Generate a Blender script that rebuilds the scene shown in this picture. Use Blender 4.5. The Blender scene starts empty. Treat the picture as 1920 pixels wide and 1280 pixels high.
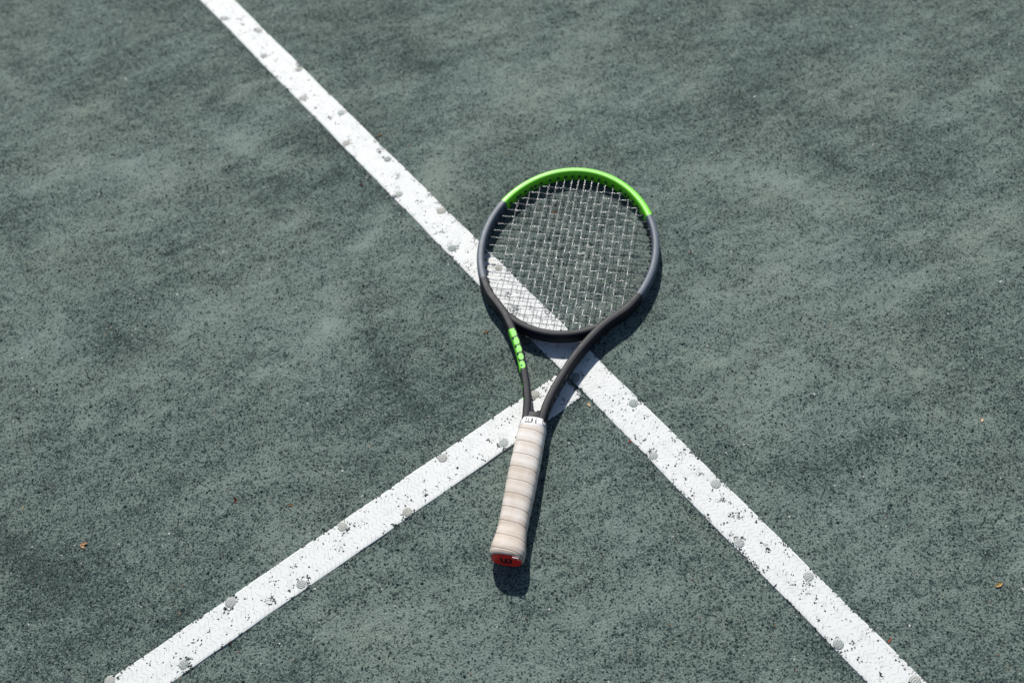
import bpy, math
import numpy as np
from mathutils import Matrix, Vector

rng = np.random.default_rng(7)
scene = bpy.context.scene
col = scene.collection
R = math.radians

# ------------------------------------------------------------------ camera
CAM_H, PITCH, ROLL, FPX = 1.16793796, 0.619723138, -0.104068401, 1866.67
cp, sp = math.cos(PITCH), math.sin(PITCH)
fwd = np.array([0, sp, -cp]); rgt = np.array([1.0, 0, 0]); upv = np.array([0, cp, sp])
cr, sr = math.cos(ROLL), math.sin(ROLL)
rgt, upv = cr * rgt + sr * upv, -sr * rgt + cr * upv
cam_data = bpy.data.cameras.new('camera')
cam = bpy.data.objects.new('camera', cam_data)
col.objects.link(cam)
m = Matrix.Identity(4)
for i in range(3):
    m[i][0], m[i][1], m[i][2] = rgt[i], upv[i], -fwd[i]
m[2][3] = CAM_H
cam.matrix_world = m
cam_data.sensor_width = 36.0
cam_data.lens = FPX / 1920 * 36
cam_data.clip_start, cam_data.clip_end = 0.05, 2000
cam_data.dof.use_dof = True
cam_data.dof.focus_distance = 1.25
cam_data.dof.aperture_fstop = 3.8
scene.camera = cam

# ------------------------------------------------------------------ light
SUN_EL, SHADOW_AZ = 42.0, -86.0          # degrees; shadows run along SHADOW_AZ on the ground
world = bpy.data.worlds.new('World'); scene.world = world; world.use_nodes = True
wn = world.node_tree.nodes; wl = world.node_tree.links
sky = wn.new('ShaderNodeTexSky'); sky.sky_type = 'NISHITA'; sky.sun_disc = False
sky.ozone_density = 2.5; sky.sun_elevation = R(SUN_EL); sky.sun_rotation = R(-(SHADOW_AZ + 90))
bg = wn['Background']; bg.inputs['Strength'].default_value = 0.072
wl.new(sky.outputs[0], bg.inputs['Color'])
sun_d = bpy.data.lights.new('sun', 'SUN'); sun_d.energy = 4.7; sun_d.angle = R(0.53); sun_d.color = (1.0, 0.965, 0.91)
sun = bpy.data.objects.new('sun', sun_d); col.objects.link(sun)
ld = Vector((math.cos(R(SHADOW_AZ)) * math.cos(R(SUN_EL)), math.sin(R(SHADOW_AZ)) * math.cos(R(SUN_EL)), -math.sin(R(SUN_EL))))
sun.rotation_euler = ld.to_track_quat('-Z', 'Y').to_euler(); sun.location = (-0.3, 3, 3)
vs = scene.view_settings
vs.view_transform = 'Standard'; vs.look = 'None'; vs.gamma = 1; vs.exposure = 0.10; vs.use_curve_mapping = False

# ------------------------------------------------------------------ helpers
def at(px, py, z=0.0):
    """a spot on the court surveyed from the photograph (1920 x 1280), in metres"""
    d = fwd + rgt * (px - 960) / FPX - upv * (py - 640) / FPX
    t = (z - CAM_H) / d[2]
    return np.array([d[0] * t, d[1] * t])

def mesh_obj(name, verts, faces, mat=None, parent=None, smooth=False, attrs=None):
    verts = np.asarray(verts, dtype=np.float32).reshape(-1, 3)
    me = bpy.data.meshes.new(name)
    if isinstance(faces, np.ndarray):
        n, k = faces.shape
        me.vertices.add(len(verts)); me.vertices.foreach_set('co', verts.ravel())
        me.loops.add(n * k); me.loops.foreach_set('vertex_index', faces.astype(np.int32).ravel())
        me.polygons.add(n); me.polygons.foreach_set('loop_start', np.arange(0, n * k, k, dtype=np.int32))
        me.polygons.foreach_set('loop_total', np.full(n, k, dtype=np.int32))
        me.update(calc_edges=True)
    else:
        me.from_pydata(verts.tolist(), [], faces); me.update()
    if smooth:
        me.polygons.foreach_set('use_smooth', np.ones(len(me.polygons), dtype=bool))
    for an, av in (attrs or {}).items():
        a = me.attributes.new(an, 'FLOAT', 'POINT'); a.data.foreach_set('value', np.asarray(av, dtype=np.float32).ravel())
    if mat: me.materials.append(mat)
    o = bpy.data.objects.new(name, me); col.objects.link(o)
    if parent: o.parent = parent
    return o

def tag(o, label=None, cat=None, group=None, kind=None):
    if label: o['label'] = label
    if cat: o['category'] = cat
    if group: o['group'] = group
    if kind: o['kind'] = kind
    return o

def grid_faces(nu, nv, wrap_v=False):
    i = np.arange(nu - 1)[:, None]; j = np.arange(nv if wrap_v else nv - 1)[None, :]
    j2 = (j + 1) % nv
    return np.stack([i * nv + j, (i + 1) * nv + j, (i + 1) * nv + j2, i * nv + j2], -1).reshape(-1, 4)

class Mat:
    def __init__(s, name, color=(.5, .5, .5), rough=.6, metal=0.0, spec=.5):
        s.m = bpy.data.materials.new(name); s.m.use_nodes = True
        s.nt = s.m.node_tree; s.b = s.nt.nodes['Principled BSDF']
        s.b.inputs['Base Color'].default_value = (*color, 1); s.b.inputs['Roughness'].default_value = rough
        s.b.inputs['Metallic'].default_value = metal; s.b.inputs['Specular IOR Level'].default_value = spec
    def n(s, t, **kw):
        nd = s.nt.nodes.new(t)
        for k, v in kw.items(): setattr(nd, k, v)
        return nd
    def l(s, a, b): s.nt.links.new(a, b)
    def pos(s): return s.n('ShaderNodeNewGeometry').outputs['Position']
    def obj(s): return s.n('ShaderNodeTexCoord').outputs['Object']
    def noise(s, vec, scale, detail=3, rough=.55, dist=0):
        t = s.n('ShaderNodeTexNoise'); t.inputs['Scale'].default_value = scale; t.inputs['Detail'].default_value = detail
        t.inputs['Roughness'].default_value = rough; t.inputs['Distortion'].default_value = dist
        s.l(vec, t.inputs['Vector']); return t.outputs['Fac']
    def attr(s, name): return s.n('ShaderNodeAttribute', attribute_name=name).outputs['Fac']
    def ramp(s, fac, stops):
        r = s.n('ShaderNodeValToRGB'); e = r.color_ramp.elements
        while len(e) < len(stops): e.new(.5)
        for q, (p, c) in zip(e, stops):
            q.position = p; q.color = (*c, 1) if not isinstance(c, (int, float)) else (c, c, c, 1)
        s.l(fac, r.inputs[0]); return r.outputs[0]
    def mix(s, fac, a, b, mode='MIX'):
        x = s.n('ShaderNodeMix', data_type='RGBA', blend_type=mode)
        for sock, v in ((x.inputs[0], fac), (x.inputs[6], a), (x.inputs[7], b)):
            if hasattr(v, 'node'): s.l(v, sock)
            else: sock.default_value = v if isinstance(v, (int, float)) else (*v, 1)
        return x.outputs[2]
    def math(s, op, a, b=None, clamp=False):
        x = s.n('ShaderNodeMath', operation=op, use_clamp=clamp)
        for k, v in ((0, a), (1, b)):
            if v is None: continue
            if hasattr(v, 'node'): s.l(v, x.inputs[k])
            else: x.inputs[k].default_value = v
        return x.outputs[0]
    def bump(s, h, dist, strength=1, prev=None):
        b = s.n('ShaderNodeBump'); b.inputs['Distance'].default_value = dist; b.inputs['Strength'].default_value = strength
        s.l(h, b.inputs['Height'])
        if prev: s.l(prev, b.inputs['Normal'])
        return b.outputs[0]
    def set(s, **kw):
        for k, v in kw.items():
            sock = s.b.inputs[{'color': 'Base Color', 'rough': 'Roughness', 'normal': 'Normal'}[k]]
            if hasattr(v, 'node'): s.l(v, sock)
            else: sock.default_value = v
        return s.m

# ------------------------------------------------------------------ noise fields over the court
X0, X1, Y0, Y1 = -1.40, 1.40, 0.05, 2.15
def field(res, lo, hi, seed, power=1.0, aniso=1.0, ang=0.0):
    """band-passed random field (wavelengths lo..hi in metres), zero mean, unit deviation"""
    nx, ny = int((X1 - X0) / res), int((Y1 - Y0) / res)
    g = np.random.default_rng(seed).standard_normal((ny, nx))
    fx, fy = np.meshgrid(np.fft.fftfreq(nx, res), np.fft.fftfreq(ny, res))
    a, b = fx * math.cos(ang) + fy * math.sin(ang), -fx * math.sin(ang) + fy * math.cos(ang)
    k = np.hypot(a * aniso, b / aniso) + 1e-9
    w = k ** -power * np.exp(-(k * lo) ** 2 / 2) * (1 - np.exp(-(k * hi) ** 2 / 2))
    f = np.fft.ifft2(np.fft.fft2(g) * w).real
    return (f - f.mean()) / f.std()
def sample(f, x, y):
    ny, nx = f.shape
    i = np.clip((x - X0) / (X1 - X0) * nx, 0, nx - 1.001); j = np.clip((y - Y0) / (Y1 - Y0) * ny, 0, ny - 1.001)
    i0, j0 = i.astype(int), j.astype(int); a, b = i - i0, j - j0
    i1, j1 = np.minimum(i0 + 1, nx - 1), np.minimum(j0 + 1, ny - 1)
    return (f[j0, i0] * (1 - a) + f[j0, i1] * a) * (1 - b) + (f[j1, i0] * (1 - a) + f[j1, i1] * a) * b

def seg_dist(x, y, a, b):
    ax_, ay_ = a; bx_, by_ = b; dx, dy = bx_ - ax_, by_ - ay_
    t = np.clip(((x - ax_) * dx + (y - ay_) * dy) / (dx * dx + dy * dy + 1e-12), 0, 1)
    return np.hypot(x - ax_ - t * dx, y - ay_ - t * dy)
F_big = field(.008, .05, .7, 11, 1.2)
F_mid = field(.004, .012, .12, 12, .9, 1.5, R(-25))
F_streak = field(.004, .006, .2, 14, .8, 2.4, R(20))
F_fine = field(.0012, .0022, .010, 13, .3)
F_relief = field(.004, .02, .25, 15, 1.2)
# swept, dustier and barer patches of the court surface: (px, py, radius px, amount of pale dust)
PATCH = [(590, 620, 90, 1.3), (1000, 130, 130, .8), (430, 270, 120, .5), (1480, 430, 190, .8), (1880, 400, 90, .9), (1270, 620, 120, .8),
         (300, 120, 140, -.2), (110, 1040, 170, -.9), (620, 290, 110, -.9), (1440, 210, 130, -.8), (1840, 70, 130, -.9), (720, 760, 120, -.7),
         (560, 1000, 90, .5), (860, 880, 70, .4), (1620, 700, 150, .4), (1750, 1000, 150, .3), (1330, 1080, 120, -.5), (700, 1200, 130, .2),
         (1650, 130, 110, .5), (40, 620, 120, .5), (850, 330, 60, .7), (340, 560, 160, .3), (900, 1170, 100, .3), (120, 420, 110, .6)]
# pale sweeps left by the drag brush and by sliding shoes: (start px, end px, sag px, width px, amount)
SWEEP = [((0, 140), (190, 200), 25, 22, .8), ((90, 330), (310, 330), -25, 30, .7), ((400, 235), (600, 305), 25, 24, 1.0), ((430, 190), (560, 150), -20, 16, .6),
         ((650, 470), (720, 390), 20, 14, .7), ((800, 370), (900, 250), -30, 22, .8), ((690, 600), (800, 770), 25, 16, -.7), ((770, 570), (840, 700), 20, 14, .6),
         ((1290, 330), (1560, 390), -30, 26, .7), ((1500, 250), (1740, 330), 35, 24, -.8), ((1330, 560), (1500, 470), 25, 20, .7), ((1640, 560), (1860, 520), -35, 26, .6),
         ((1700, 210), (1900, 120), 25, 26, .7), ((60, 880), (260, 800), 25, 20, .6), ((0, 980), (120, 1090), 25, 20, -.8), ((330, 960), (520, 890), -20, 18, .5),
         ((1460, 890), (1640, 800), 25, 22, -.6), ((1560, 960), (1760, 1060), 20, 22, .5), ((640, 1180), (860, 1090), 25, 22, .5), ((1090, 1180), (1300, 1100), -20, 22, .5),
         ((480, 700), (640, 560), 30, 16, .8), ((190, 640), (360, 700), -20, 20, -.6), ((1150, 190), (1350, 120), 25, 24, .7), ((760, 120), (960, 60), 20, 24, -.7)]
def dust(x, y):
    t = 0.0
    for a, b, sag, w, am in SWEEP:
        pts = []
        for k in range(9):
            f_ = k / 8; nx, ny = -(b[1] - a[1]), b[0] - a[0]; ln = math.hypot(nx, ny); h = 4 * sag * f_ * (1 - f_)
            pts.append(at(a[0] + (b[0] - a[0]) * f_ + nx / ln * h, a[1] + (b[1] - a[1]) * f_ + ny / ln * h))
        lo = np.min(pts, 0) - .12; hi = np.max(pts, 0) + .12
        sel = (x > lo[0]) & (x < hi[0]) & (y > lo[1]) & (y < hi[1])
        if not sel.any(): continue
        dm = np.full(sel.sum(), 9.0)
        for p, q in zip(pts[:-1], pts[1:]): dm = np.minimum(dm, seg_dist(x[sel], y[sel], p, q))
        wm = w / 1150.0; add = np.zeros(x.shape); add[sel] = am * np.exp(-(dm / wm) ** 2 * .8)
        t = t + add
    return t * .95 + dust0(x, y)
def dust0(x, y):
    d = .22 * sample(F_big, x, y) + .15 * sample(F_mid, x, y) + .26 * sample(F_streak, x, y)
    for px, py, r, a in PATCH:
        c = at(px, py); e = at(px + r, py); rr = np.hypot(*(e - c))
        d = d + (.8 if a > 0 else .42) * a * np.exp(-(((x - c[0]) / rr) ** 2 + ((y - c[1]) / (rr * 1.15)) ** 2))
    return d
def relief(x, y):
    return .00045 * sample(F_relief, x, y) - .0005

# ------------------------------------------------------------------ line geometry
TH, DA, DB, TW = -1.00572241, 0.495885985, -0.592929414, 0.0515
LU = np.array([math.cos(TH), math.sin(TH)]); LN = np.array([-LU[1], LU[0]])      # along the long tape / across it
ZT = 0.0009                                                                       # tape upper face

# ------------------------------------------------------------------ ground
g = Mat('court_clay', rough=.95, spec=.25)
P = g.pos(); d_at = g.attr('dust')
n1 = g.noise(P, 420, 3, .6); n2 = g.noise(P, 95, 4, .6); n3 = g.noise(P, 1100, 2)
f = g.math('ADD', g.math('MULTIPLY', d_at, .11), g.math('ADD', g.math('MULTIPLY', n1, .85), g.math('MULTIPLY', n2, .18)))
base = g.ramp(f, [(.33, (.048, .071, .064)), (.45, (.124, .163, .148)), (.60, (.174, .217, .198)), (.76, (.240, .285, .258))])
tint = g.mix(g.noise(P, 6, 3), (.92, 1.0, 1.04), (1.05, 1.0, .90))
base = g.mix(1.0, base, tint, 'MULTIPLY')
# darker crumbs bedded in the clay, cell by cell; fewer of them where dust lies on top
vo = g.n('ShaderNodeTexVoronoi', feature='F1'); vo.inputs['Scale'].default_value = 540; vo.inputs['Randomness'].default_value = 1
wob = g.n('ShaderNodeVectorMath', operation='ADD'); g.l(P, wob.inputs[0])
wv = g.n('ShaderNodeTexNoise'); wv.inputs['Scale'].default_value = 700; g.l(P, wv.inputs['Vector'])
ws = g.n('ShaderNodeVectorMath', operation='SCALE'); ws.inputs['Scale'].default_value = .0016; g.l(wv.outputs['Color'], ws.inputs[0]); g.l(ws.outputs[0], wob.inputs[1])
g.l(wob.outputs[0], vo.inputs['Vector'])
vr = g.n('ShaderNodeSeparateColor'); g.l(vo.outputs['Color'], vr.inputs[0])
cl = g.noise(P, 130, 3, .6)
thr = g.math('ADD', g.math('ADD', g.math('MULTIPLY', d_at, .14), .73), g.math('MULTIPLY', g.math('SUBTRACT', cl, .5), -1.5))
crumb = g.math('MULTIPLY', g.math('MULTIPLY', g.math('SUBTRACT', vr.outputs[0], thr), 16, True), .90)
base = g.mix(crumb, base, g.mix(vr.outputs[1], (.018, .032, .034), (.055, .082, .078)))
g.set(color=base, normal=g.bump(n3, .0006, .6, g.bump(n1, .0022, .9)))
RES = .005
xs = np.arange(X0, X1 + 1e-6, RES); ys = np.arange(Y0, Y1 + 1e-6, RES)
xs = np.concatenate([[-60, -12, -4, -2], xs, [2, 4, 12, 60]]); ys = np.concatenate([[-60, -12, -3, -.6], ys, [2.6, 4, 12, 60]])
gx, gy = np.meshgrid(xs, ys, indexing='ij')
gz = relief(gx, gy); gd = dust(gx, gy)
far = (gx < X0) | (gx > X1) | (gy < Y0) | (gy > Y1)
gz[far] = -.0006; gd[far] = .1
ground = mesh_obj('ground', np.stack([gx, gy, gz], -1), grid_faces(len(xs), len(ys)), g.m, smooth=True, attrs={'dust': gd})
tag(ground, 'green-grey granular clay tennis court surface', kind='structure')

# granules pressed into the clay: small angular grains, clustered where the dust has been swept off
def tape_local(x, y):
    a = x * LN[0] + y * LN[1] - DA; b = x * LU[0] + y * LU[1] - DB
    return a, b
def on_tape(x, y, pad=0.0):
    a, b = tape_local(x, y)
    return (np.abs(a) < TW / 2 + pad) | ((np.abs(b) < TW / 2 + pad) & (a < -TW / 2 - .004))
N = 1700000
px_ = rng.uniform(X0, X1, N); py_ = rng.uniform(Y0, Y1, N)
score = sample(F_fine, px_, py_) - .72 * dust(px_, py_) + .25 * rng.standard_normal(N)
aa, bb = tape_local(px_, py_)
edge = np.where((np.abs(aa + TW / 2 + .006) < .007), 1.0, 0) + np.where((np.abs(bb - TW / 2 - .006) < .006) & (aa < 0), .5, 0)
score = score + edge * .8
keep = (score > .30) & ~on_tape(px_, py_, .001)
# thinner outside the part of the court seen in the picture
vx = (px_ * rgt[0] + py_ * rgt[1] - CAM_H * rgt[2]); vz = px_ * fwd[0] + py_ * fwd[1] - CAM_H * fwd[2]; vy = px_ * upv[0] + py_ * upv[1] - CAM_H * upv[2]
inview = (np.abs(vx / vz) * FPX < 1060) & (np.abs(vy / vz) * FPX < 740)
keep &= inview | (rng.random(N) < .18)
gxp, gyp = px_[keep], py_[keep]; NG = len(gxp)
def grains(x, y, z, rad, hgt, full=False):
    """angular grains: pentagonal crumbs sunk in the surface, or closed crumbs (full) lying on it"""
    n = len(x); K = 5
    ang = rng.uniform(0, 6.283, (n, 1)) + np.arange(K)[None] * (6.283 / K) + rng.uniform(-.35, .35, (n, K))
    rr = rad[:, None] * rng.uniform(.65, 1.25, (n, K))
    st = rng.uniform(.65, 1.0, (n, 1)); sa = rng.uniform(0, 3.14, (n, 1))
    ex, ey = rr * np.cos(ang), rr * np.sin(ang) * st
    ex, ey = ex * np.cos(sa) - ey * np.sin(sa), ex * np.sin(sa) + ey * np.cos(sa)
    ring = np.stack([x[:, None] + ex, y[:, None] + ey, np.broadcast_to((z + (hgt * .35 if full else -.0001))[:, None], (n, K)) + rng.uniform(-.12, .12, (n, K)) * hgt[:, None]], -1)
    top = np.stack([x + rad * rng.uniform(-.35, .35, n), y + rad * rng.uniform(-.35, .35, n), z + hgt], -1)[:, None]
    parts = [ring, top]; 
    if full: parts.append(np.stack([x, y, z + 0 * x], -1)[:, None])
    V = np.concatenate(parts, 1); S = V.shape[1]
    o = (np.arange(n) * S)[:, None, None]; k = np.arange(K)
    tri = np.stack([k, (k + 1) % K, np.full(K, K)], -1)
    if full: tri = np.concatenate([tri, np.stack([(k + 1) % K, k, np.full(K, K + 1)], -1)])
    return V.reshape(-1, 3), (tri[None] + o).reshape(-1, 3), S
rad = np.clip(rng.lognormal(math.log(.00098), .36, NG), .0005, .0028); hgt = rad * rng.uniform(.5, 1.15, NG)
V, T, S = grains(gxp, gyp, relief(gxp, gyp), rad, hgt)
gm = Mat('clay_granule', rough=.9, spec=.3)
gt = gm.attr('tone')
gm.set(color=gm.ramp(gt, [(0, (.014, .026, .028)), (.60, (.034, .055, .053)), (.88, (.085, .115, .105)), (.965, (.16, .20, .18)), (.988, (.16, .115, .075)), (.996, (.55, .56, .52))]))
gran = mesh_obj('clay_granules', V, T, gm.m, attrs={'tone': np.repeat(rng.random(NG) ** 1.1, S)})
tag(gran, 'dark green clay granules strewn over the court', 'clay granules', kind='stuff')

# ------------------------------------------------------------------ line tapes
tm = Mat('line_tape_plastic', (.80, .81, .80), rough=.6, spec=.3)
O = tm.obj(); sx = tm.n('ShaderNodeSeparateXYZ'); tm.l(O, sx.inputs[0]); tx, ty = sx.outputs[0], sx.outputs[1]
# herringbone of short pressed slits: rows across the tape, direction alternating from row to row
row_w = .0085
rowf = tm.math('DIVIDE', ty, row_w); row = tm.math('FLOOR', rowf)
par = tm.math('SUBTRACT', tm.math('MULTIPLY', tm.math('ABSOLUTE', tm.math('MODULO', row, 2)), 2), 1)
rf = tm.math('SUBTRACT', tm.math('SUBTRACT', rowf, row), .5)
skew = tm.math('ADD', tm.math('DIVIDE', tx, .0060), tm.math('MULTIPLY', tm.math('MULTIPLY', rf, par), .95))
sl = tm.math('ABSOLUTE', tm.math('SUBTRACT', tm.math('FRACT', skew), .5))
rnd = tm.noise(O, 110, 1)
slit = tm.math('MULTIPLY', tm.math('LESS_THAN', sl, .042), tm.math('LESS_THAN', tm.math('ABSOLUTE', rf), .40))
slit = tm.math('MULTIPLY', slit, tm.math('GREATER_THAN', rnd, .42))
border = tm.math('LESS_THAN', tm.math('ABSOLUTE', tm.math('SUBTRACT', tm.math('ABSOLUTE', ty), .0228)), .00028)
mark = tm.math('MAXIMUM', slit, tm.math('MULTIPLY', border, .5))
grime = tm.ramp(tm.noise(O, 55, 5, .65), [(.50, 0), (.78, 1)])
c0 = tm.mix(tm.math('MULTIPLY', grime, .48), (.71, .725, .71), (.47, .51, .47))
c1 = tm.mix(tm.math('MULTIPLY', mark, .6), c0, (.25, .27, .25))
fsp = tm.ramp(tm.noise(O, 900, 2, .5), [(.66, 0), (.70, 1)])
fsp = tm.math('MULTIPLY', fsp, tm.ramp(tm.noise(O, 28, 3), [(.48, 0), (.62, 1)]))
c2 = tm.mix(tm.math('MULTIPLY', fsp, .75), c1, (.12, .155, .14))
tm.set(color=c2, normal=tm.bump(tm.math('SUBTRACT', tm.noise(O, 60, 2), tm.math('MULTIPLY', mark, .4)), .0005, .5))

nm = Mat('dusty_nail_metal', rough=.6, spec=.5)
NO = nm.obj()
scr = nm.n('ShaderNodeTexWave', wave_type='BANDS'); scr.inputs['Scale'].default_value = 120; scr.inputs['Distortion'].default_value = 7; scr.inputs['Detail'].default_value = 2
nm.l(NO, scr.inputs['Vector'])
oi = nm.n('ShaderNodeObjectInfo').outputs['Random']
nm.set(color=nm.mix(1.0, nm.ramp(oi, [(0, (.62, .66, .64)), (.5, (1, 1, 1)), (1, (.92, .84, .76))]), nm.mix(nm.noise(NO, 380, 3), nm.ramp(scr.outputs['Fac'], [(.16, (.13, .145, .14)), (.36, (.46, .49, .48))]), (.42, .46, .44)), 'MULTIPLY'), normal=nm.bump(scr.outputs['Fac'], .0006, .7))

NAIL_R = .0073
def nail_mesh():
    prof = [(0, .0009), (.5, .00085), (.82, .0006), (.97, .0001), (1.0, -.0006), (.30, -.0012), (.24, -.03), (0, -.036)]
    K = 20; vs_ = []; fs = []
    for r, z in prof:
        for k in range(K): vs_.append((NAIL_R * r * math.cos(2 * math.pi * k / K), NAIL_R * r * math.sin(2 * math.pi * k / K), z))
    F = grid_faces(len(prof), K, True)[:, ::-1]
    return vs_, F
NV, NF = nail_mesh()
NAIL_ME = None
tape_info = {}
def make_tape(name, label, origin, ang, x0, x1, nails, seed, w=TW):
    global NAIL_ME
    r2 = np.random.default_rng(seed)
    step = .004; n = int((x1 - x0) / step) + 1; x = np.linspace(x0, x1, n)
    inn = np.linspace(-.45, .45, 15); acr = np.concatenate([[-.5, -.5, -.485], inn, [.485, .5, .5]]); drop = np.concatenate([[-.0022, -.0005, -.00012], 0 * inn, [-.00012, -.0005, -.0022]])
    def wob(a, s):
        ph = r2.uniform(0, 6.28, 5); fr = r2.uniform(8, 90, 5)
        return sum(a / (1 + .02 * q) * np.sin(x * q + p) for q, p in zip(fr, ph)) * .35
    eL, eR = wob(.0011, 1), wob(.0011, 2); hz = wob(.0004, 3)
    Yc = acr[None] * w + np.where(acr[None] < 0, eL[:, None], eR[:, None]) * np.abs(acr[None]) * 2
    Z = ZT + drop[None] + hz[:, None] * .4 + np.zeros_like(Yc)
    Xc = np.broadcast_to(x[:, None], Yc.shape).copy()
    Xc[0] += r2.uniform(-.001, .001, len(acr)); 
    for nx_, ny_ in nails:
        d2 = (Xc - nx_) ** 2 + (Yc - ny_) ** 2
        Z -= .0003 * np.exp(-d2 / (2 * .009 ** 2))
    V = np.stack([Xc, Yc, Z], -1); F = grid_faces(n, len(acr))[:, ::-1].tolist()
    F = [tuple(q) for q in F]
    na = len(acr); F.append(tuple(range(na))); F.append(tuple(reversed(range((n - 1) * na, n * na))))
    o = mesh_obj(name, V, F, tm.m, smooth=False)
    for pl in o.data.polygons: pl.use_smooth = len(pl.vertices) == 4
    o.location = (origin[0], origin[1], 0); o.rotation_euler = (0, 0, ang)
    tag(o, label, 'court line', 'line tapes marking the court')
    for nx_, ny_ in nails:
        if NAIL_ME is None:
            k = mesh_obj('nail', NV, NF, nm.m, o, smooth=True); NAIL_ME = k.data
        else:
            k = bpy.data.objects.new('nail', NAIL_ME); col.objects.link(k); k.parent = o
        k.location = (nx_, ny_, ZT - .0005 + r2.uniform(-.0001, .0002)); k.scale = [r2.uniform(.90, 1.06)] * 2 + [1]; k.rotation_euler = (R(r2.uniform(-2, 2)), R(r2.uniform(-2, 2)), r2.uniform(0, 6.28))
    return o

# long tape: local x along LU, local y along LN
A_O = LN * DA + LU * DB                                     # crossing of the two centre lines
pxA = [(486, 58), (560, 131), (640.5, 212), (727, 299), (827.5, 396), (936, 503), (1060, 626), (1188, 756), (1342, 907), (1516, 1081), (1716, 1277),
       (423, 35.6), (495, 105), (568, 185), (650, 269), (748, 364), (847.5, 466), (961, 579), (1080, 706), (1225, 855), (1386, 1018), (1572, 1208)]
def to_tape(px, py, ax, ay):
    q = at(px, py) - A_O; return float(q @ ax), float(q @ ay)
nA = [to_tape(*p, LU, LN) for p in pxA]
nA += [(-1.20, .017), (-1.32, .017), (-1.21, -.017), (.70, .017), (.76, -.017), (.83, .017)]
BX, BY = -LN, LU                                             # short tape: local x runs away from the joint
pxB = [(207, 1277), (345, 1246), (433, 1129), (565, 1096), (642, 988), (764, 960), (830, 859), (945, 830), (1003, 739)]
nB = [to_tape(*p, BX, BY) for p in pxB]
nB += [(.86, .016), (.92, -.016)]
tape_a = make_tape('line_tape', 'long unbroken white plastic line tape running past the racket head, nailed along both edges', A_O, TH, -1.5, 1.0, nA, 3)
tape_b = make_tape('line_tape', 'white herringbone line tape under the racket grip, butting against the side of the other line', A_O, math.atan2(BX[1], BX[0]), TW / 2 + .0045, 1.05, nB, 4, .0505)

# grains lying on the tapes
def tape_grains():
    xs_, ys_ = [], []
    F1 = field(.002, .008, .07, 31, .8); F2 = field(.0012, .002, .009, 32, .3)
    n = 260000
    L = rng.uniform(-1.45, .95, n); a = rng.uniform(-.5, .5, n) * TW
    x = A_O[0] + LU[0] * L + LN[0] * a; y = A_O[1] + LU[1] * L + LN[1] * a
    sc = .8 * sample(F1, x, y) + .95 * sample(F2, x, y) + .25 * rng.standard_normal(n) + 1.0 * np.exp(-((np.abs(a) - TW / 2) / .002) ** 2)
    for q in nA: sc += 1.05 * np.exp(-(((L - q[0]) ** 2 + (a - q[1]) ** 2) ** .5 / NAIL_R - 1.25) ** 2 / .05)
    k = sc > 1.68 + .55 * np.clip((-L - .25) / .4, 0, 1); x1, y1 = x[k], y[k]
    n2 = 130000
    L = rng.uniform(.03, 1.0, n2); a = rng.uniform(-.5, .5, n2) * TW
    x = A_O[0] + BX[0] * L + BY[0] * a; y = A_O[1] + BX[1] * L + BY[1] * a
    sc = .8 * sample(F1, x, y) + .95 * sample(F2, x, y) + .25 * rng.standard_normal(n2) + 1.0 * np.exp(-((np.abs(a) - TW / 2) / .002) ** 2) + 2 * np.exp(-((L - .03) / .006) ** 2)
    for q in nB: sc += 1.2 * np.exp(-(((L - q[0]) ** 2 + (a - q[1]) ** 2) ** .5 / NAIL_R - 1.25) ** 2 / .05)
    k = sc > 1.9
    x = np.concatenate([x1, x[k]]); y = np.concatenate([y1, y[k]])
    r = np.clip(rng.lognormal(math.log(.00055), .38, len(x)), .0003, .0014)
    return x, y, r
x, y, r = tape_grains()
V, T, S = grains(x, y, np.full(len(x), ZT - .0003), r, r * rng.uniform(.8, 1.3, len(x)), full=True)
grit = mesh_obj('clay_grit', V, T, gm.m, attrs={'tone': np.repeat(.25 + rng.random(len(x)) * .65, S)})
tag(grit, 'dark specks of clay grit scattered on the white line tapes', 'clay grit', kind='stuff')
print('grains', NG, 'grit', len(x))

# ------------------------------------------------------------------ racket
L_R, Z_B, Z_T = .680, .0187, .0108
AX = R(74.7)
racket = bpy.data.objects.new('tennis_racket', None); col.objects.link(racket)
rb = at(949.5, 1050, .018)
racket.location = (rb[0], rb[1], 0.0)
racket.rotation_euler = (0, math.asin((Z_B - Z_T) / L_R), AX)
racket.empty_display_size = .05
tag(racket, 'tennis racket with neon green tip and dirty white grip lying across the line joint', 'tennis racket')
# local frame: x from the butt to the tip, y to the left, z up; mid plane of the frame at z = Z_B
C_, A_, B_ = .5068, .1633, .1300      # hoop centre line: centre, half length, half width
FW, FH = .0118, .0206                 # frame beam: width, height

def paint(name, c, rough=.45, spec=.5, coat=0.0):
    mt = Mat(name, c, rough, spec=spec); o = mt.obj()
    mt.b.inputs['Coat Weight'].default_value = coat; mt.b.inputs['Coat Roughness'].default_value = .3
    sc = mt.ramp(mt.noise(o, 260, 4, .7), [(.60, 0), (.72, 1)])
    cc = mt.mix(mt.math('MULTIPLY', sc, .10), c, tuple(min(1, q * 1.3 + .06) for q in c))
    r_ = mt.n('ShaderNodeMapRange'); r_.inputs['To Min'].default_value = rough - .07; r_.inputs['To Max'].default_value = rough + .10
    mt.l(mt.noise(o, 90, 4, .6), r_.inputs['Value'])
    mt.set(color=cc, rough=r_.outputs[0])
    return mt.m
M_green = paint('neon_green_paint', (.17, .70, .014), .42)
M_grey = paint('slate_grey_paint', (.080, .102, .132), .46, .30)
M_black = paint('black_paint', (.0130, .0148, .0200), .46, .17)
M_plast = Mat('black_plastic', (.012, .013, .014), .5).m
M_string = Mat('silver_string', (.31, .31, .32), .27, metal=.35).m
M_dgreen = Mat('green_print', (.17, .70, .04), .5).m
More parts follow.
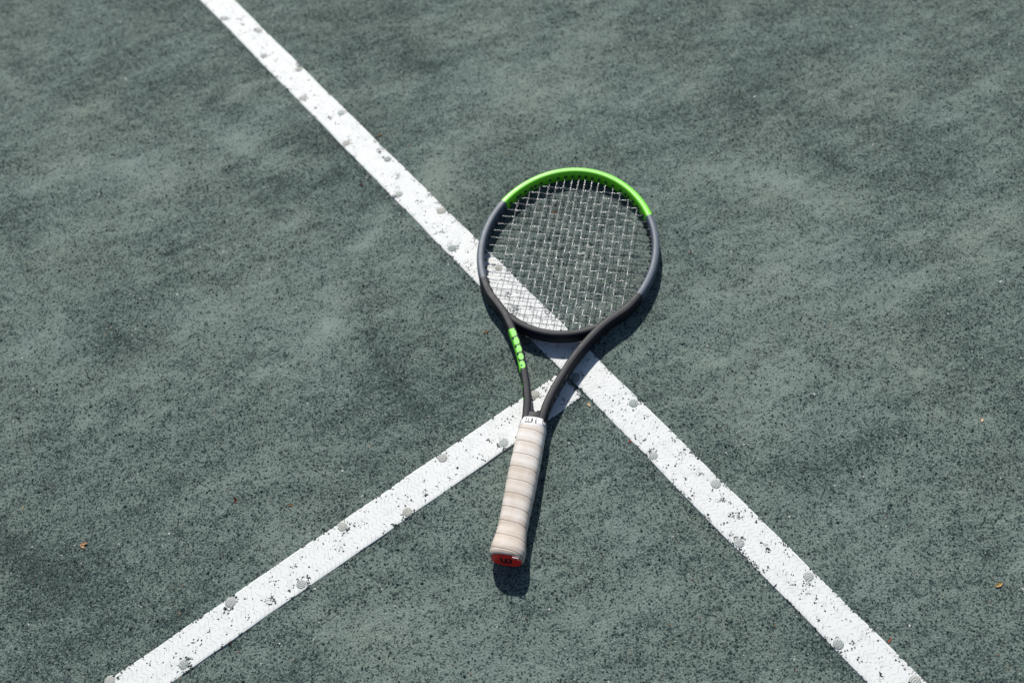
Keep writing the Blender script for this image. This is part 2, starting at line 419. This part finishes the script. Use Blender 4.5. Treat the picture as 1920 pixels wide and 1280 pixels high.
M_dgrey = Mat('bronze_print', (.20, .17, .13), .45).m
M_ink = Mat('black_ink', (.012, .012, .012), .55).m
M_white = Mat('white_finishing_tape', (.80, .80, .80), .5).m
M_red = Mat('red_cap_plastic', (.95, .030, .016), .36).m

def section(K=28, e=3.8):
    t = np.arange(K) * 2 * np.pi / K
    c, s = np.cos(t), np.sin(t)
    return np.sign(c) * np.abs(c) ** (2 / e), np.sign(s) * np.abs(s) ** (2 / e)
SC, SS = section()

def frames(P2):
    T = np.gradient(P2, axis=0); T /= np.linalg.norm(T, axis=1)[:, None]
    return np.stack([-T[:, 1], T[:, 0]], -1)
def beam(name, P2, W, H, mat, parent=racket, caps=(False, False), e=3.8, zoff=0.0, K=32):
    """sweep a rounded box section along a path in the racket plane"""
    P2 = np.asarray(P2, float); n = len(P2); Nn = frames(P2)
    W = np.broadcast_to(W, n); H = np.broadcast_to(H, n)
    sc, ss = section(K, e)
    V = np.zeros((n, K, 3))
    V[:, :, 0] = P2[:, None, 0] + Nn[:, None, 0] * sc[None] * W[:, None] / 2
    V[:, :, 1] = P2[:, None, 1] + Nn[:, None, 1] * sc[None] * W[:, None] / 2
    V[:, :, 2] = Z_B + zoff + ss[None] * H[:, None] / 2
    F = [tuple(q) for q in grid_faces(n, K, True)]
    if caps[0]: F.append(tuple(range(K)))
    if caps[1]: F.append(tuple(reversed(range((n - 1) * K, n * K))))
    o = mesh_obj(name, V, F, mat, parent, smooth=False)
    for pl in o.data.polygons: pl.use_smooth = len(pl.vertices) == 4
    return o

def hoop_pt(phi):          # phi = 0 at the tip, positive to the left
    phi = np.asarray(phi)
    return np.stack([C_ + A_ * np.cos(phi), B_ * np.sin(phi) * (1 + .012 * np.cos(2 * phi + math.pi))], -1)
ph_g = math.acos((.586 - C_) / A_); ph_k = math.acos((.430 - C_) / A_)
N_ = 80
beam('hoop_tip', hoop_pt(np.linspace(ph_g, -ph_g, N_)), FW, FH, M_green)
for s in (1, -1):
    beam('hoop_side', hoop_pt(np.linspace(s * ph_g, s * ph_k, 50)), FW + .0001, FH, M_grey)
# lower hoop flowing into the throat arm and the shaft
def catmull(pts, n):
    pts = np.asarray(pts, float); out = []
    q = np.vstack([2 * pts[0] - pts[1], pts, 2 * pts[-1] - pts[-2]])
    for i in range(1, len(q) - 2):
        t = np.linspace(0, 1, n, endpoint=False)[:, None]
        a, b, c, d = q[i - 1], q[i], q[i + 1], q[i + 2]
        out.append(.5 * (2 * b + (c - a) * t + (2 * a - 5 * b + 4 * c - d) * t ** 2 + (-a + 3 * b - 3 * c + d) * t ** 3))
    return np.vstack(out + [pts[-1:]])
ph_a = math.acos((.400 - C_) / A_)
ARM = [(.194, .0102), (.212, .0116), (.228, .0138), (.250, .0190), (.275, .0268), (.300, .0356), (.325, .0466), (.350, .0600), (.373, .0748)]
def arm_path(s):
    h = hoop_pt(np.linspace(ph_k, ph_a, 18)) * [1, 1]
    pts = [tuple(h[-1])] + [p for p in reversed(ARM)]
    c = catmull(pts, 8)
    P2 = np.vstack([h[:-1], c]); P2[:, 1] *= s
    return P2
arms = {}
for s in (1, -1):
    P2 = arm_path(s)
    u = P2[:, 0]
    W = np.interp(u, [.20, .24, .30, .36, .40, .44], [.0112, .0112, .0115, .0122, .0128, FW])
    H = np.interp(u, [.20, .26, .34, .44], [.0215, .0210, .0208, FH])
    arms[s] = (P2, W, H)
    beam('throat_arm', P2, W, H, M_black, caps=(False, True), e=5.5)
# bridge closing the hoop above the open throat
phb = np.linspace(ph_a + .10, 2 * math.pi - ph_a - .10, 60)
Pb = hoop_pt(phb)
tb = np.abs(np.linspace(-1, 1, 60))
bridge = beam('bridge', Pb, np.interp(tb, [0, .6, 1], [.0125, .0125, .009]), np.interp(tb, [0, .7, 1], [.0195, .0195, .0180]), M_black, caps=(True, True))
# crotch web where the two arms meet above the collar
def crotch():
    n = 24; V = []; F = []
    prof = [(.188, .0160, .0222), (.197, .0157, .0221), (.2060, .0142, .0218), (.2085, .0110, .0214), (.2096, .0060, .0205), (.2098, .0030, .0180)]
    sc, ss = section(24, 3.5)
    for u, hw, h in prof:
        for k in range(24): V.append((u + .0060 * abs(sc[k]) ** 3 * (1 if u > .2 else 0), sc[k] * hw, Z_B + ss[k] * h / 2))
    F = [tuple(q) for q in grid_faces(len(prof), 24, True)]
    F.append(tuple(range(24))[::-1]); F.append(tuple(range((len(prof) - 1) * 24, len(prof) * 24)))
    o = mesh_obj('shaft', V, F, M_black, racket)
    for pl in o.data.polygons: pl.use_smooth = len(pl.vertices) == 4
crotch()
# bumper strip and grommet strip round the outside
def offset(P2, d): return P2 + frames(P2) * d
bp = hoop_pt(np.linspace(1.05, -1.05, 80))
beam('bumper_guard', offset(bp, FW / 2 + .0002), .0032, .0115, M_plast, caps=(True, True), e=4)
beam('grommet_strip', offset(Pb[14:46], -(.0125 / 2 + .0002)), .0018, .0062, M_plast, caps=(True, True), e=4)

# strings: 16 mains and 19 crosses, woven
gaps = [.00525, .0107, .0111, .0116, .0123, .0131, .0142, .0152]
mv = np.cumsum(gaps); mains = np.concatenate([-mv[::-1], mv])
cu = np.interp(np.linspace(0, 1, 19), [0, .25, .6, 1], [.6345, .571, .4745, .3725])
cu = cu[::-1]
Ai, Bi = A_ - FW / 2, B_ - FW / 2
AMP = .00057; SR = .00047
def tube(name, pts, r, mat, parent, K=8):
    pts = np.asarray(pts); T = np.gradient(pts, axis=0); T /= np.linalg.norm(T, axis=1)[:, None]
    up = np.array([0, 0, 1.0]); Sd = np.cross(T, up); Sd /= np.linalg.norm(Sd, axis=1)[:, None]; U = np.cross(Sd, T)
    t = np.arange(K) * 2 * np.pi / K
    V = pts[:, None] + r * (Sd[:, None] * np.cos(t)[None, :, None] + U[:, None] * np.sin(t)[None, :, None])
    return mesh_obj(name, V, grid_faces(len(pts), K, True)[:, ::-1], mat, parent, smooth=True)
def weave(tx, knots, kz):
    """height of a string running over and under at the knots"""
    k = np.searchsorted(knots, tx); z = np.zeros_like(tx)
    kk = np.concatenate([[knots[0] - .014], knots, [knots[-1] + .014]]); zz = np.concatenate([[0], kz, [0]])
    for i, x_ in enumerate(tx):
        j = int(np.clip(np.searchsorted(kk, x_) - 1, 0, len(kk) - 2)); f_ = np.clip((x_ - kk[j]) / (kk[j + 1] - kk[j]), 0, 1)
        z[i] = zz[j] + (zz[j + 1] - zz[j]) * float(np.clip((f_ - .12) / .76, 0, 1))
    return z
def spaced(a, b, n, j): 
    return np.linspace(a, b, n)
grom = []
for i, v in enumerate(mains):
    half = Ai * math.sqrt(max(0, 1 - (v / Bi) ** 2)); a, b = C_ - half, C_ + half
    t = np.linspace(a - .003, b + .003, 150)
    z = weave(t, cu, np.array([AMP if (i + j) % 2 else -AMP for j in range(19)]))
    jit = .0004 * np.sin(t * 37 + i * 2.1)
    tube('string', np.stack([t, v + jit, Z_B + z], -1), SR, M_string, racket)
    grom += [((a, v), (1, 0)), ((b, v), (-1, 0))]
for j, u in enumerate(cu):
    half = Bi * math.sqrt(max(0, 1 - ((u - C_) / Ai) ** 2))
    t = np.linspace(-half - .003, half + .003, 150)
    z = weave(t, mains, np.array([-AMP if (i + j) % 2 else AMP for i in range(16)]))
    jit = .0006 * np.sin(t * 29 + j * 1.7)
    tube('string', np.stack([u + jit, t, Z_B + z], -1), SR, M_string, racket)
    grom += [((u, -half), (0, 1)), ((u, half), (0, -1))]
# grommets: flared black sleeves where the strings enter the frame
def grommet_mesh():
    prof = [(-.003, .0026), (.0004, .0026), (.0010, .0019), (.0024, .0013), (.0025, .0006)]
    K = 10; V = [(x_, r_ * math.cos(2 * math.pi * k / K), r_ * math.sin(2 * math.pi * k / K)) for x_, r_ in prof for k in range(K)]
    return V, grid_faces(len(prof), K, True)
GV, GF = grommet_mesh(); g_me = None
for (u, v), (dx, dy) in grom:
    if g_me is None:
        o = mesh_obj('grommet', GV, GF, M_plast, racket, smooth=True); g_me = o.data
    else:
        o = bpy.data.objects.new('grommet', g_me); col.objects.link(o); o.parent = racket
    o.location = (u, v, Z_B); o.rotation_euler = (0, 0, math.atan2(dy, dx))

# grip: overgrip wound in a helix over an eight-sided handle
PITCH_G = .0192
pu = [0, .0015, .004, .010, .018, .027, .040, .060, .100, .145, .178, .187, .1895]
pw = [.0192, .0206, .0215, .0219, .0212, .0196, .0184, .0183, .0194, .0192, .0186, .0180, .0172]
def grip_r(u):
    hv = np.interp(u, pu, pw); return hv, hv * .87
def grip_pt(u, th, extra=0.0):
    hv, hw = grip_r(u)
    e = 2.7; c, s = np.cos(th), np.sin(th)
    x_ = np.sign(c) * np.abs(c) ** (2 / e); z_ = np.sign(s) * np.abs(s) ** (2 / e)
    return np.stack([u + 0 * th, (hv + extra) * x_, Z_B + (hw + extra) * z_], -1)
nu, nt = 420, 64
U = np.linspace(0, .1895, nu)[:, None] + np.zeros((1, nt)); TH_ = np.zeros((nu, 1)) + np.arange(nt)[None] * 2 * np.pi / nt
# turn coordinate: the seam climbs from the right side over the top to the left side
tt = (U - .0105) / PITCH_G + TH_ / (2 * np.pi)
fr = tt - np.floor(tt)
step_ = .00045 * fr - .00065 * np.exp(-(np.minimum(fr, 1 - fr) / .028) ** 2) + .00012 * np.exp(-((fr - .38) / .12) ** 2)
step_ *= np.clip(U / .004, 0, 1)
grip = mesh_obj('overgrip', grip_pt(U, TH_, step_), grid_faces(nu, nt, True)[:, ::-1], None, racket, smooth=True, attrs={'turn': tt.ravel(), 'along': U.ravel()})
gp = Mat('worn_overgrip', rough=.75, spec=.35)
GO = gp.obj(); turn = gp.attr('turn'); along = gp.attr('along')
fr_ = gp.math('FRACT', turn)
st = gp.n('ShaderNodeCombineXYZ'); gp.l(gp.math('MULTIPLY', turn, 1.0), st.inputs[0]); gp.l(gp.math('MULTIPLY', along, 4), st.inputs[1])
band = gp.noise(st.outputs[0], .9, 2, .5)
stain = gp.noise(GO, 42, 5, .65, .6)
low = gp.math('SUBTRACT', 1.0, gp.math('MULTIPLY', along, 4.2), True)
a_ = gp.math('ADD', gp.math('ADD', gp.math('MULTIPLY', band, .48), gp.math('MULTIPLY', stain, .66)), gp.math('MULTIPLY', low, .36))
# a broad paler band follows the middle of every turn
a_ = gp.math('SUBTRACT', a_, gp.math('MULTIPLY', gp.ramp(fr_, [(.10, 0), (.35, 1), (.60, .9), (.72, 0)]), .09))
cg = gp.ramp(a_, [(.40, (.76, .735, .70)), (.60, (.70, .65, .595)), (.80, (.60, .525, .45)), (.97, (.50, .42, .345))])
seam = gp.math('LESS_THAN', gp.math('MINIMUM', fr_, gp.math('SUBTRACT', 1, fr_)), .030)
cg = gp.mix(gp.math('MULTIPLY', seam, .7), cg, (.20, .18, .16))
gp.set(color=cg, normal=gp.bump(gp.noise(GO, 1300, 2), .0003, .5, gp.bump(gp.noise(GO, 190, 4, .65, 1.2), .0006, .4)))
grip.data.materials.append(gp.m)

# finishing tape (collar) closing the grip at the top
def ring_obj(name, prof, mat, parent, K=48, e=2.7, caps=True):
    V = []
    t = np.arange(K) * 2 * np.pi / K; c, s = np.cos(t), np.sin(t)
    x_ = np.sign(c) * np.abs(c) ** (2 / e); z_ = np.sign(s) * np.abs(s) ** (2 / e)
    for u, a, b in prof: V += [(u, a * x_[k], Z_B + b * z_[k]) for k in range(K)]
    F = [tuple(q[::-1]) for q in grid_faces(len(prof), K, True)]
    if caps: F += [tuple(range(K)), tuple(range((len(prof) - 1) * K, len(prof) * K))[::-1]]
    o = mesh_obj(name, V, F, mat, parent)
    for pl in o.data.polygons: pl.use_smooth = len(pl.vertices) == 4
    return o
collar = ring_obj('finishing_tape', [(.1865, .0186, .0160), (.1870, .0190, .0164), (.1920, .0181, .0152), (.1990, .0169, .0138), (.1995, .0164, .0133)], M_white, racket)
cap = ring_obj('butt_cap', [(-.0012, .0178, .0150), (-.0008, .0186, .0157), (.004, .0188, .0160)], M_red, racket)

# ---- print: raster decals laid on the surfaces they belong to
def decal(name, fn, s0, s1, t0, t1, cell, mask, mat, parent):
    ns, nt_ = int((s1 - s0) / cell) + 1, int((t1 - t0) / cell) + 1
    s_, t_ = np.meshgrid(np.linspace(s0, s1, ns), np.linspace(t0, t1, nt_), indexing='ij')
    V = fn(s_.ravel(), t_.ravel())
    F = grid_faces(ns, nt_)
    cs = s_.ravel()[F].mean(1); ct = t_.ravel()[F].mean(1)
    F = F[mask(cs, ct)]
    used, inv = np.unique(F, return_inverse=True)
    o = mesh_obj(name, V[used], inv.reshape(-1, 4), mat, parent)
    return o
def strokes(x, y, lines):
    m_ = np.zeros(x.shape, bool)
    for pts, w in lines:
        for a, b in zip(pts[:-1], pts[1:]): m_ |= seg_dist(x, y, a, b) < w / 2
    return m_
W_GLYPH = [([(-1.0, .46), (-.55, .44)], .13), ([(-.66, .42), (-.64, -.12), (-.54, -.36), (-.34, -.42), (-.14, -.32), (-.02, -.12)], .33), ([(-.02, .46), (-.02, -.14), (.08, -.36), (.30, -.42), (.52, -.34), (.64, -.10), (.64, .24), (.54, .44), (.40, .46)], .31)]
W_SMALL = [([(-.78, .42), (-.52, .42)], .12), ([(-.62, .42), (-.62, -.25), (-.48, -.42), (-.2, -.42), (-.02, -.25)], .2), ([(-.02, .42), (-.02, -.25), (.14, -.42), (.42, -.42), (.6, -.25), (.6, .42)], .2)]
I_GLYPH = [([(0, .12), (0, -.42)], .22), ([(0, .44), (.001, .44)], .24), ([(-.12, .12), (0, .12)], .12), ([(0, -.42), (.14, -.42)], .12)]
# cap: coordinates on the end face, seen from outside (left of the picture = +y of the racket)
capfn = lambda s_, t_: np.stack([np.full_like(s_, -.00135), -s_, Z_B + t_], -1)
decal('logo', capfn, -.012, .012, -.008, .008, .00035, lambda s_, t_: strokes(s_ / .0092, t_ / .0125, W_GLYPH), M_ink, cap)
# collar lettering: s around (to the right), t along the racket (up)
def colfn(s_, t_):
    u = .1930 + t_; a = np.interp(u, [.1870, .1920, .1990], [.0190, .0181, .0169]); b = np.interp(u, [.1870, .1920, .1990], [.0164, .0152, .0138])
    th = math.pi / 2 - s_ / .0172; e = 2.7; c, s = np.cos(th), np.sin(th)
    return np.stack([u, -(a + .0002) * np.sign(c) * np.abs(c) ** (2 / e), Z_B + (b + .0002) * np.sign(s) * np.abs(s) ** (2 / e)], -1)
def colmask(s_, t_):
    k = .0086
    m_ = strokes((s_ + .0035) / (k * .62), t_ / k, W_SMALL) | strokes((s_ - .0026) / (k * .62), t_ / k, I_GLYPH)
    for o_ in (.0160, -.0230):
        m_ |= strokes((s_ - o_) / (k * .62), t_ / k, W_SMALL) | strokes((s_ - o_ - .0058) / (k * .62), t_ / k, I_GLYPH)
    return m_
decal('lettering', colfn, -.030, .030, -.0042, .0042, .00035, colmask, M_ink, collar)

arm_objs = [o for o in racket.children if o.name.startswith('throat_arm')]
def arm_fn(s):
    """surface of a throat arm: first coordinate = x along the racket, second = way round the section from the top (0) to the outer face (+)"""
    P2, W, H = arms[s]; o = np.argsort(P2[:, 0]); Nn = frames(P2)
    uu = P2[o, 0]; vv = P2[o, 1]; Wn = W[o]; Hn = H[o]; nx_ = Nn[o, 0]; ny_ = Nn[o, 1]
    sgn = np.sign(np.mean(ny_)) * s        # +1 when the normal points outwards
    th = np.linspace(0, 2 * np.pi, 721); e = 5.5
    c, q = np.cos(th), np.sin(th); sx_ = np.sign(c) * np.abs(c) ** (2 / e); sy_ = np.sign(q) * np.abs(q) ** (2 / e)
    w, h = .0118 / 2, .0215 / 2
    seg = np.concatenate([[0], np.cumsum(np.hypot(np.diff(sx_ * w), np.diff(sy_ * h)))]); per = seg[-1]; s_top = seg[180]
    def fn(a, t):
        x0 = np.interp(a, uu, uu); y0 = np.interp(a, uu, vv); wn = np.interp(a, uu, Wn) / 2 + .0002; hn = np.interp(a, uu, Hn) / 2 + .0002
        nx = np.interp(a, uu, nx_) * sgn; ny = np.interp(a, uu, ny_) * sgn
        an = np.interp((s_top - t) % per, seg, th)      # t > 0 turns towards the outward side
        c, q = np.cos(an), np.sin(an); kx = np.sign(c) * np.abs(c) ** (2 / e); kz = np.sign(q) * np.abs(q) ** (2 / e)
        return np.stack([x0 + nx * kx * wn, y0 + ny * kx * wn, Z_B + kz * hn], -1)
    return fn
# bold green word wrapped over the outer edge of the left arm: big rounded letter shapes, cut by dark gaps
def green_mask(a, t):
    s_ = (.3420 - a)                                   # distance down the arm from the top of the print
    t2 = t                                             # 0 = top of the beam, + = outwards
    m_ = (s_ > 0) & (s_ < .066) & (t2 > -.0034 + .0011 * np.abs(np.cos(math.pi * s_ / .0133))) & (t2 < .0175)
    cutl = np.zeros_like(m_)
    for k, p in enumerate((.0135, .0268, .0392)):      # gaps between the first letters, ending in a notch
        cutl |= (np.abs(s_ - p - .06 * (t2 - .002)) < .0009) & (t2 < .0046)
        cutl |= np.hypot((s_ - p - .0020) / 1.5, (t2 - .0040)) < .0016
    # a round letter, then a rounder one with a counter
    g4 = (s_ > .0392) & (s_ < .0525) & (np.hypot((s_ - .0458) / 1.35, t2 - .0004) > .0040) & (t2 < .0050)
    g5 = (s_ > .0525) & (np.hypot((s_ - .0592) / 1.25, t2 - .0006) > .0048) & (t2 < .0046)
    hole = np.hypot((s_ - .0605) / 1.3, t2 - .0020) < .0013
    m_ &= ~(cutl | g4 | g5 | hole)
    pin = (s_ >= .064) & (s_ < .118) & (np.abs(t2 - .0078 - .0016 * np.sin(s_ * 260)) < .0009 + .0006 * np.sin(s_ * 410))
    return m_ | pin
decal('lettering', arm_fn(1), .225, .352, -.006, .018, .0004, green_mask, M_dgreen, arm_objs[0])
# fine outlined letters on the outer face of the right arm, reading towards the handle with their feet up
GL = {'B': [[(0, 0), (0, 1), (.55, 1), (.7, .85), (.7, .65), (.55, .52), (0, .52)], [(.55, .52), (.72, .38), (.72, .15), (.55, 0), (0, 0)]],
      'L': [[(0, 1), (0, 0), (.65, 0)]], 'A': [[(0, 0), (.36, 1), (.72, 0)], [(.15, .32), (.57, .32)]],
      'D': [[(0, 0), (0, 1), (.4, 1), (.7, .75), (.7, .25), (.4, 0), (0, 0)]], 'E': [[(.65, 1), (0, 1), (0, 0), (.65, 0)], [(0, .52), (.55, .52)]]}
def right_mask(a, t):
    m_ = np.zeros(a.shape, bool)
    for k, chr_ in enumerate('BLADE'):
        x_ = (.2795 - a - k * .0155) / .0078; y_ = (t - .0098) / .0080
        m_ |= strokes(x_, y_, [(l_, .13) for l_ in GL[chr_]])
    return m_
decal('lettering', arm_fn(-1), .205, .285, .008, .020, .0004, right_mask, M_dgrey, arm_objs[1])
# torn corner of the overgrip at the cap
flap_m = Mat('torn_overgrip_edge', (.74, .72, .69), .8).m
fl = [(-.0016, -.0085, Z_B + .0158), (-.0016, -.0105, Z_B + .0128), (-.0016, -.0128, Z_B + .0140), (-.0016, -.0150, Z_B + .0145), (-.0016, -.0155, Z_B + .0095), (-.0016, -.0168, Z_B + .0105), (-.0016, -.0160, Z_B + .0155)]
fl2 = [(x_ - .0007 - .0006 * (k % 2), y_, z_) for k, (x_, y_, z_) in enumerate(fl)]
nf = len(fl)
mesh_obj('torn_flap', fl + fl2, [tuple(range(nf)), tuple(reversed(range(nf, 2 * nf)))] + [(k, k + nf, (k + 1) % nf + nf, (k + 1) % nf) for k in range(nf)], flap_m, grip)

# ------------------------------------------------------------------ litter on the court
def litter_mat(name, c):
    mt = Mat(name, c, .75, spec=.25); o = mt.obj()
    cc = mt.mix(mt.noise(o, 500, 4), tuple(q * .6 for q in c), tuple(min(1, q * 1.35) for q in c))
    return mt.set(color=cc) or mt.m
LM = {k: litter_mat(k, c) for k, c in {'tan_leaf': (.36, .22, .12), 'red_bark': (.30, .075, .045), 'orange_leaf': (.25, .125, .055), 'yellow_leaf': (.36, .24, .08), 'pale_chip': (.62, .45, .30), 'dark_bark': (.10, .035, .03), 'straw': (.55, .48, .25)}.items()}
def leaf(name, px, py, length, width, ang, mat, label, cat, curl=.25, fork=False, z=0.0, lift=.0):
    length, width = length * .76, width * .76
    """a small curled scrap of leaf: a tapering blade with thickness and a raised mid rib"""
    n = 9; V = []; F = []; r2 = np.random.default_rng(int(px * 7 + py))
    blades = [0] if not fork else [.42, -.42]
    for fa in blades:
        b0 = len(V)
        for i in range(n):
            t = i / (n - 1); w = width * math.sin(math.pi * (.08 + .86 * t)) ** .8 * (1 + r2.uniform(-.15, .15))
            x_ = (t - (.5 if not fork else 0)) * length; zc = curl * length * (t - .4) ** 2 + .0006 + lift * t
            for yy, dz in ((-w / 2, .25 * w), (0, 0), (w / 2, .25 * w * r2.uniform(.5, 1.4))):
                X, Y = x_ * math.cos(fa) - yy * math.sin(fa), x_ * math.sin(fa) + yy * math.cos(fa)
                V.append((X, Y, zc + dz))
        m0 = len(V) - b0
        for k in range(m0): V.append((V[b0 + k][0], V[b0 + k][1], V[b0 + k][2] - .0004))
        for i in range(n - 1):
            for j in range(2):
                a = b0 + i * 3 + j; F.append((a, a + 3, a + 4, a + 1)); F.append((a + m0 + 1, a + m0 + 4, a + m0 + 3, a + m0))
            a = b0 + i * 3; F.append((a, a + m0, a + m0 + 3, a + 3)); F.append((a + 2, a + 5, a + m0 + 5, a + m0 + 2))
        a = b0; e_ = b0 + (n - 1) * 3
        F += [(a, a + 1, a + 1 + m0, a + m0), (a + 1, a + 2, a + 2 + m0, a + 1 + m0), (e_ + 1, e_, e_ + m0, e_ + 1 + m0), (e_ + 2, e_ + 1, e_ + 1 + m0, e_ + 2 + m0)]
    o = mesh_obj(name, V, F, LM[mat]); q = at(px, py)
    o.location = (q[0], q[1], relief(q[:1], q[1:])[0] + z); o.rotation_euler = (0, 0, R(ang))
    return tag(o, label, cat)
leaf('leaf_scrap', 151, 1020, .0125, .0050, -20, 'tan_leaf', 'forked tan leaf scrap on the clay, far out beyond the herringbone tape', 'leaf scrap', .3, True)
leaf('bark_chip', 442, 938, .0085, .0045, 100, 'red_bark', 'reddish bark chip standing up on the open clay beside an orange sliver', 'bark chip', .5, lift=.004)
leaf('bark_chip', 545, 946, .0085, .0030, -5, 'orange_leaf', 'orange bark sliver lying flat on the clay near the herringbone tape', 'bark chip', .1)
leaf('leaf_scrap', 1104, 758, .0085, .0050, 110, 'pale_chip', 'pale tan leaf scrap in the corner between the two line tapes', 'leaf scrap', .35)
leaf('leaf_scrap', 1040, 397, .0105, .0050, 30, 'orange_leaf', 'orange leaf scrap on the clay seen through the racket strings', 'leaf scrap', .2)
leaf('leaf_scrap', 911, 623, .0105, .0040, 10, 'orange_leaf', 'dull orange leaf scrap beside the throat arm with green lettering', 'leaf scrap', .1)
leaf('leaf_scrap', 1873, 1096, .0125, .0062, 20, 'yellow_leaf', 'yellow-brown leaf scrap on open clay away from both tapes', 'leaf scrap', .3)
leaf('leaf_scrap', 1841, 787, .0075, .0045, 60, 'pale_chip', 'pale pinkish scrap on the open clay off the long tape', 'leaf scrap', .3)
leaf('twig', 1668, 1200, .0105, .0022, 40, 'red_bark', 'short red-brown twig on the clay at the edge of the long tape', 'twig', .1)
leaf('twig', 431, 1203, .0075, .0028, 62, 'dark_bark', 'dark maroon sliver leaning on the edge of the herringbone tape', 'twig', .1, z=.0012)
leaf('grass_stalk', 43, 951, .0100, .0014, 75, 'straw', 'pale straw coloured grass stalk on the clay above the forked leaf', 'grass stalk', .3)
leaf('bark_chip', 1181, 827, .0055, .0035, 20, 'red_bark', 'tiny red bark chip against the edge of the long tape near a nail', 'bark chip', .2)
leaf('leaf_scrap', 712, 254, .0090, .0050, 10, 'orange_leaf', 'brown leaf scrap on the clay beside the far stretch of the long tape', 'leaf scrap', .2)
leaf('leaf_scrap', 677, 346, .0100, .0045, 20, 'dark_bark', 'dark brown leaf scrap on clay left of the long tape', 'leaf scrap', .2)
